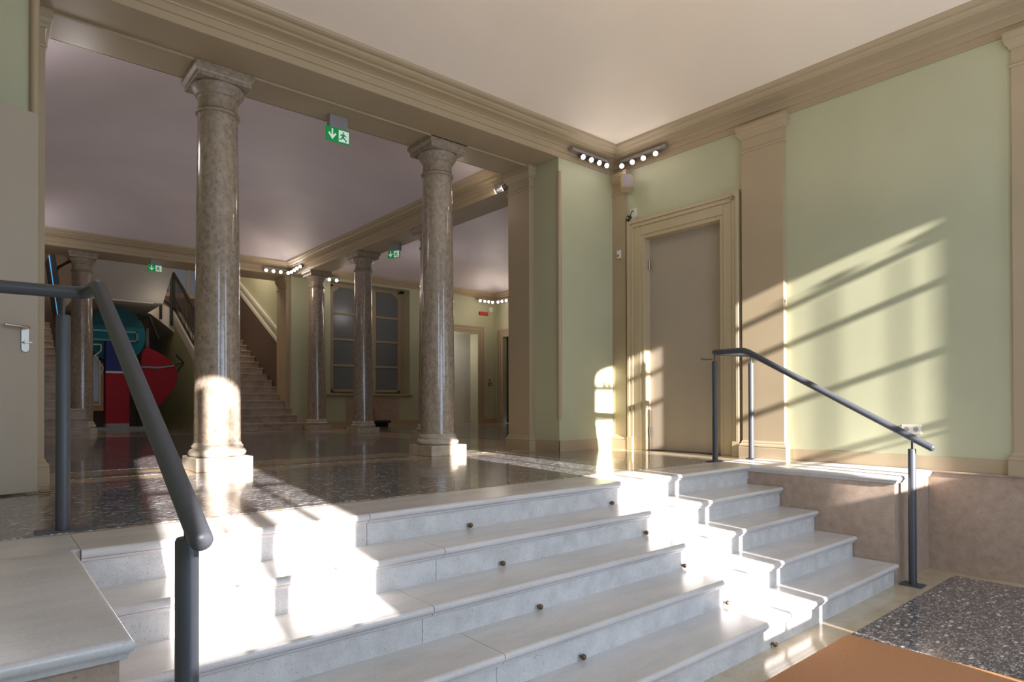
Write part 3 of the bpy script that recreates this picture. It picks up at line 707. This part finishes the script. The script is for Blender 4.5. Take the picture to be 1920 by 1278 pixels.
# landing, soffit and upper flight over the middle passage
t = thing('staircase_landing', 'pale underside of the upper flight and landing over the passage', 'landing', (.4, 14, 2.8))
def loc(mb, o=(.4, 14, 2.8)):
    mb.v = [(a-o[0], b-o[1], c-o[2]) for a, b, c in mb.v]; return mb
link('soffit', loc(MB().prism([(11.82, 3.40), (12.78, 2.79), (15.2, 2.75), (15.2, 3.05), (12.9, 3.05), (11.82, 3.72)], 'x', -.62, 1.0)), M['white'], t)
link('landing_slab', loc(MB().prism([(1.7, 2.40), (1.7, 2.95), (1.42, 3.12), (1.0, 3.25), (-.6, 3.25), (-.6, 2.83), (1.16, 2.83)], 'y', 15.0, 17.1)), M['white'], t)
link('soffit_molding', loc(MB().box(-.62, 12.74, 2.765, .80, 12.80, 2.80)), M['white'], t)
t = thing('stair_railing', 'short black railing posts fixed to the landing edge', 'railing', (1.45, 14.9, 2.9))
link('top_rail', loc(MB().tube([(1.25, 14.93, 3.5), (1.30, 14.93, 3.28), (1.75, 14.93, 2.98)], .03, 8), (1.45, 14.9, 2.9)), M['black'], t)
for x, za, zb_ in ((1.38, 2.70, 3.25), (1.62, 2.55, 3.9)):
    link('post', loc(MB().tube([(x, 14.93, za), (x, 14.93, zb_)], .035, 8), (1.45, 14.9, 2.9)), M['black'], t)

# ---------------------------------------------------------------- abstract sculpture in the passage
so = (.5, 13.3, 0)
t = thing('abstract_sculpture', 'tall abstract sculpture in teal, red and blue lacquer in the far passage', 'sculpture', so)
def sl(name, mb, mat, bevel=.0, smooth=False, par=None):
    mb.v = [(a-so[0], b-so[1], c-so[2]) for a, b, c in mb.v]
    return link(name, mb, mat, par or t, bevel=bevel, smooth=smooth)
disc = [(.215+.56*cos(a), 2.10+.61*sin(a)) for a in [2*pi*i/48 for i in range(48)]]
dd = sl('teal_disc', MB().prism(disc, 'y', 13.42, 13.85), M['teal'])
sl('disc_band', MB().prism([(.215+.56*cos(a), 2.10+.61*sin(a)) for a in [radians(18)+radians(144)*i/24 for i in range(25)]], 'y', 13.41, 13.42), M['tealdark'], par=dd)
dd2 = MB().box(-.25, 13.36, 2.15, .62, 13.42, 2.19).box(-.25, 13.36, 1.95, .62, 13.42, 1.99).box(.58, 13.36, 1.95, .62, 13.42, 2.19)
sl('outlined_frame', dd2, M['tealframe'], par=dd)
pb = sl('red_slab', MB().box(-.024, 13.15, .14, .417, 13.4, 1.26), M['sred'])
sl('blue_slab', MB().box(-.024, 13.15, 1.26, .417, 13.4, 1.92), M['sblue'])
sl('white_stripe', MB().box(-.03, 13.14, 1.235, .42, 13.15, 1.28), M['white'], par=pb)
lob = [(.60, .62), (.66, 1.62), (.70, 1.80), (.80, 1.83), (.95, 1.76), (1.12, 1.66), (1.25, 1.56), (1.34, 1.44), (1.385, 1.3), (1.38, 1.12), (1.32, .93), (1.2, .74), (1.05, .55), (.9, .42), (.75, .38)]
lb = sl('red_lobe', MB().prism(lob, 'y', 13.22, 13.34), M['sred'], bevel=.01)
sl('lobe_stripe', MB().prism([(.66, 1.375), (1.0, 1.37), (1.32, 1.43), (1.32, 1.46), (1.0, 1.405), (.66, 1.41)], 'y', 13.205, 13.22), M['tealframe'], par=lb)
sl('black_arrow', MB().tube([(1.30, 13.25, 1.46), (1.52, 13.25, 1.52)], .016, 8).tube([(1.36, 13.25, 1.70), (1.53, 13.25, 1.52), (1.38, 13.25, 1.30)], .02, 8), M['black'])
sl('black_arrow', MB().tube([(.55, 13.1, 2.53), (.79, 13.1, 2.53)], .02, 8).tube([(.58, 13.1, 2.43), (.79, 13.1, 2.53)], .014, 8).tube([(.79, 13.1, 2.53), (.97, 13.1, 2.02)], .03, 8), M['black'])
sl('dark_mast', MB().box(.80, 13.5, .3, .86, 13.56, 2.3), M['brown'])
sl('side_panel', MB().box(-.34, 13.3, .42, -.05, 13.36, 1.45), M['ochre'])
hx = MB()
for a, b in (((-.3, 1.85), (-.1, 1.85)), ((-.1, 1.85), (-.1, 1.72)), ((-.1, 1.72), (-.22, 1.6)), ((-.22, 1.62), (-.06, 1.35)), ((-.06, 1.35), (-.12, 1.15)), ((-.12, 1.5), (-.12, .55)), ((-.12, .55), (-.34, .55))):
    hx.tube([(a[0], 13.27, a[1]), (b[0], 13.27, b[1])], .016, 6)
sl('white_outline', hx, M['white'])
sl('mirror_panel', MB().box(-.34, 13.28, .62, -.14, 13.295, 1.6), M['glass'])
sl('plinth_base', MB().box(-.4, 13.1, 0, .95, 13.7, .06).box(-.024, 13.15, .06, .417, 13.4, .14), M['greyplastic'])
sl('black_leg', MB().tube([(.60, 13.3, .06), (.60, 13.3, .62)], .028, 8), M['black'])

# hanging screen
t = thing('display_screen', 'black display screen seen edge-on with a glowing blue edge, by the far column', 'screen', (-1.11, 10.9, 2.6))
t.rotation_euler = (0, radians(-7), 0)
link('screen_body', MB().box(-.035, -.45, -.62, .045, .45, .55), M['black'], t, bevel=.006)
link('screen_face', MB().box(-.039, -.42, -.58, -.035, .42, .51), M['black'], t)
link('screen_edge_light', MB().box(-.042, -.44, -.60, -.036, -.36, .53), M['screen'], t)
link('wall_arm', MB().tube([(.04, .1, .3), (.14, .3, .45), (.38, .55, .62)], .025, 8), M['black'], t)

# ---------------------------------------------------------------- lights
def area(name, loc_, rot, sx, sy, e, col):
    l = bpy.data.lights.new(name, 'AREA'); l.shape = 'RECTANGLE'; l.size = sx; l.size_y = sy; l.energy = e; l.color = col
    o = bpy.data.objects.new(name, l); COL.objects.link(o); o.location = loc_; o.rotation_euler = rot; return o
def point(name, loc_, e, col, r=.08):
    l = bpy.data.lights.new(name, 'POINT'); l.energy = e; l.color = col; l.shadow_soft_size = r
    o = bpy.data.objects.new(name, l); COL.objects.link(o); o.location = loc_; return o
sun = bpy.data.lights.new('sun', 'SUN'); sun.energy = 25.; sun.angle = radians(.6); sun.color = (1, .95, .92)
so_ = bpy.data.objects.new('sun', sun); COL.objects.link(so_)
so_.rotation_euler = Vector((.145, 1, -.34)).to_track_quat('-Z', 'Y').to_euler()
sky = (.56, .74, 1.0)
area('daylight_left_window', (-1.8, YF+.07, 2.15), (radians(90), 0, 0), .85, 2.2, 27, sky)
area('daylight_right_window', (3.03, YF+.07, 2.15), (radians(90), 0, 0), .85, 2.2, 27, sky)
area('daylight_door', (.6, YF+.07, .75), (radians(90), 0, 0), 2.2, 2.9, 75, sky)
warm = (1, .85, .69); neutral = (1, .94, .96)
point('corner_spot_glow', (3.2, 1.5, 3.1), 3, warm, .15)
area('entrance_ceiling_fill', (.6, -1.4, 2.2), (radians(180), 0, 0), 4.6, 3.6, 33, (1, .82, .62))  # unseen upward panel, added to brighten the entrance ceiling
area('middle_hall_fill', (.6, 7.2, 1.9), (radians(180), 0, 0), 3.6, 5.5, 19, neutral)  # no fixture here: added fill that evenly lifts the middle vault
area('side_room_fill', (6.5, 7.2, 1.9), (radians(180), 0, 0), 3.6, 5.0, 16, neutral)  # added invisible fill for the side room vault
for p in ((-1.5, 3.8, 3.1), (-1.5, 10.3, 3.1)): point('middle_hall_glow', p, 8, neutral, .15)
point('far_corner_glow', (2.6, 10.1, 3.1), 11, warm, .12)
point('side_room_glow', (8.3, 10.1, 3.0), 16, warm, .12)
point('side_room_glow', (5.6, 9.2, 3.0), 9, neutral, .15)
point('side_room_glow', (4.3, 10.5, 3.2), 4, warm)
point('middle_hall_glow', (2.6, 3.8, 3.25), 4, warm)
point('passage_glow', (7.45, 11.5, 2.2), 16, neutral)
point('stair_hall_fill', (.5, 12.6, 5.0), 50, warm, .3)  # this and the next two: unseen points added to brighten the back stairs
point('stair_hall_fill', (2.5, 12.6, 4.4), 55, warm, .2)
point('stair_hall_fill', (-1.4, 12.6, 4.4), 45, warm, .2)
point('passage_lamp', (.9, 12.4, 2.55), 2.5, warm, .1)
W = bpy.data.worlds.new('dusk_sky'); bpy.context.scene.world = W; W.use_nodes = True
bg = W.node_tree.nodes['Background']; bg.inputs['Color'].default_value = (.62, .76, 1, 1); bg.inputs['Strength'].default_value = 3.

# ---------------------------------------------------------------- camera
F_PX, TH, PIT, ROLL, CV = 1186.0, 49.73, .393, -.129, 746.94
cam = bpy.data.cameras.new('camera'); co = bpy.data.objects.new('camera', cam); COL.objects.link(co)
th, pit, ro = radians(TH), radians(PIT), radians(ROLL)
F = Vector((cos(th)*cos(pit), sin(th)*cos(pit), sin(pit))); Rv = Vector((sin(th), -cos(th), 0)); U = Rv.cross(F)
R2 = Rv*cos(ro)+U*sin(ro); U2 = -Rv*sin(ro)+U*cos(ro)
co.matrix_world = Matrix(((R2.x, U2.x, -F.x, -2.1641), (R2.y, U2.y, -F.y, -2.953), (R2.z, U2.z, -F.z, .568), (0, 0, 0, 1)))
cam.sensor_width = 36; cam.lens = F_PX/1920*36; cam.shift_y = (CV-639)/1920; cam.clip_start = .05
sc = bpy.context.scene; sc.camera = co
sc.view_settings.view_transform = 'Standard'; sc.view_settings.look = 'None'; sc.view_settings.gamma = 1; sc.view_settings.exposure = 0.0
sc.cycles.max_bounces = 10; sc.cycles.diffuse_bounces = 6; sc.cycles.use_denoising = True
sc.cycles.caustics_reflective = False; sc.cycles.caustics_refractive = False
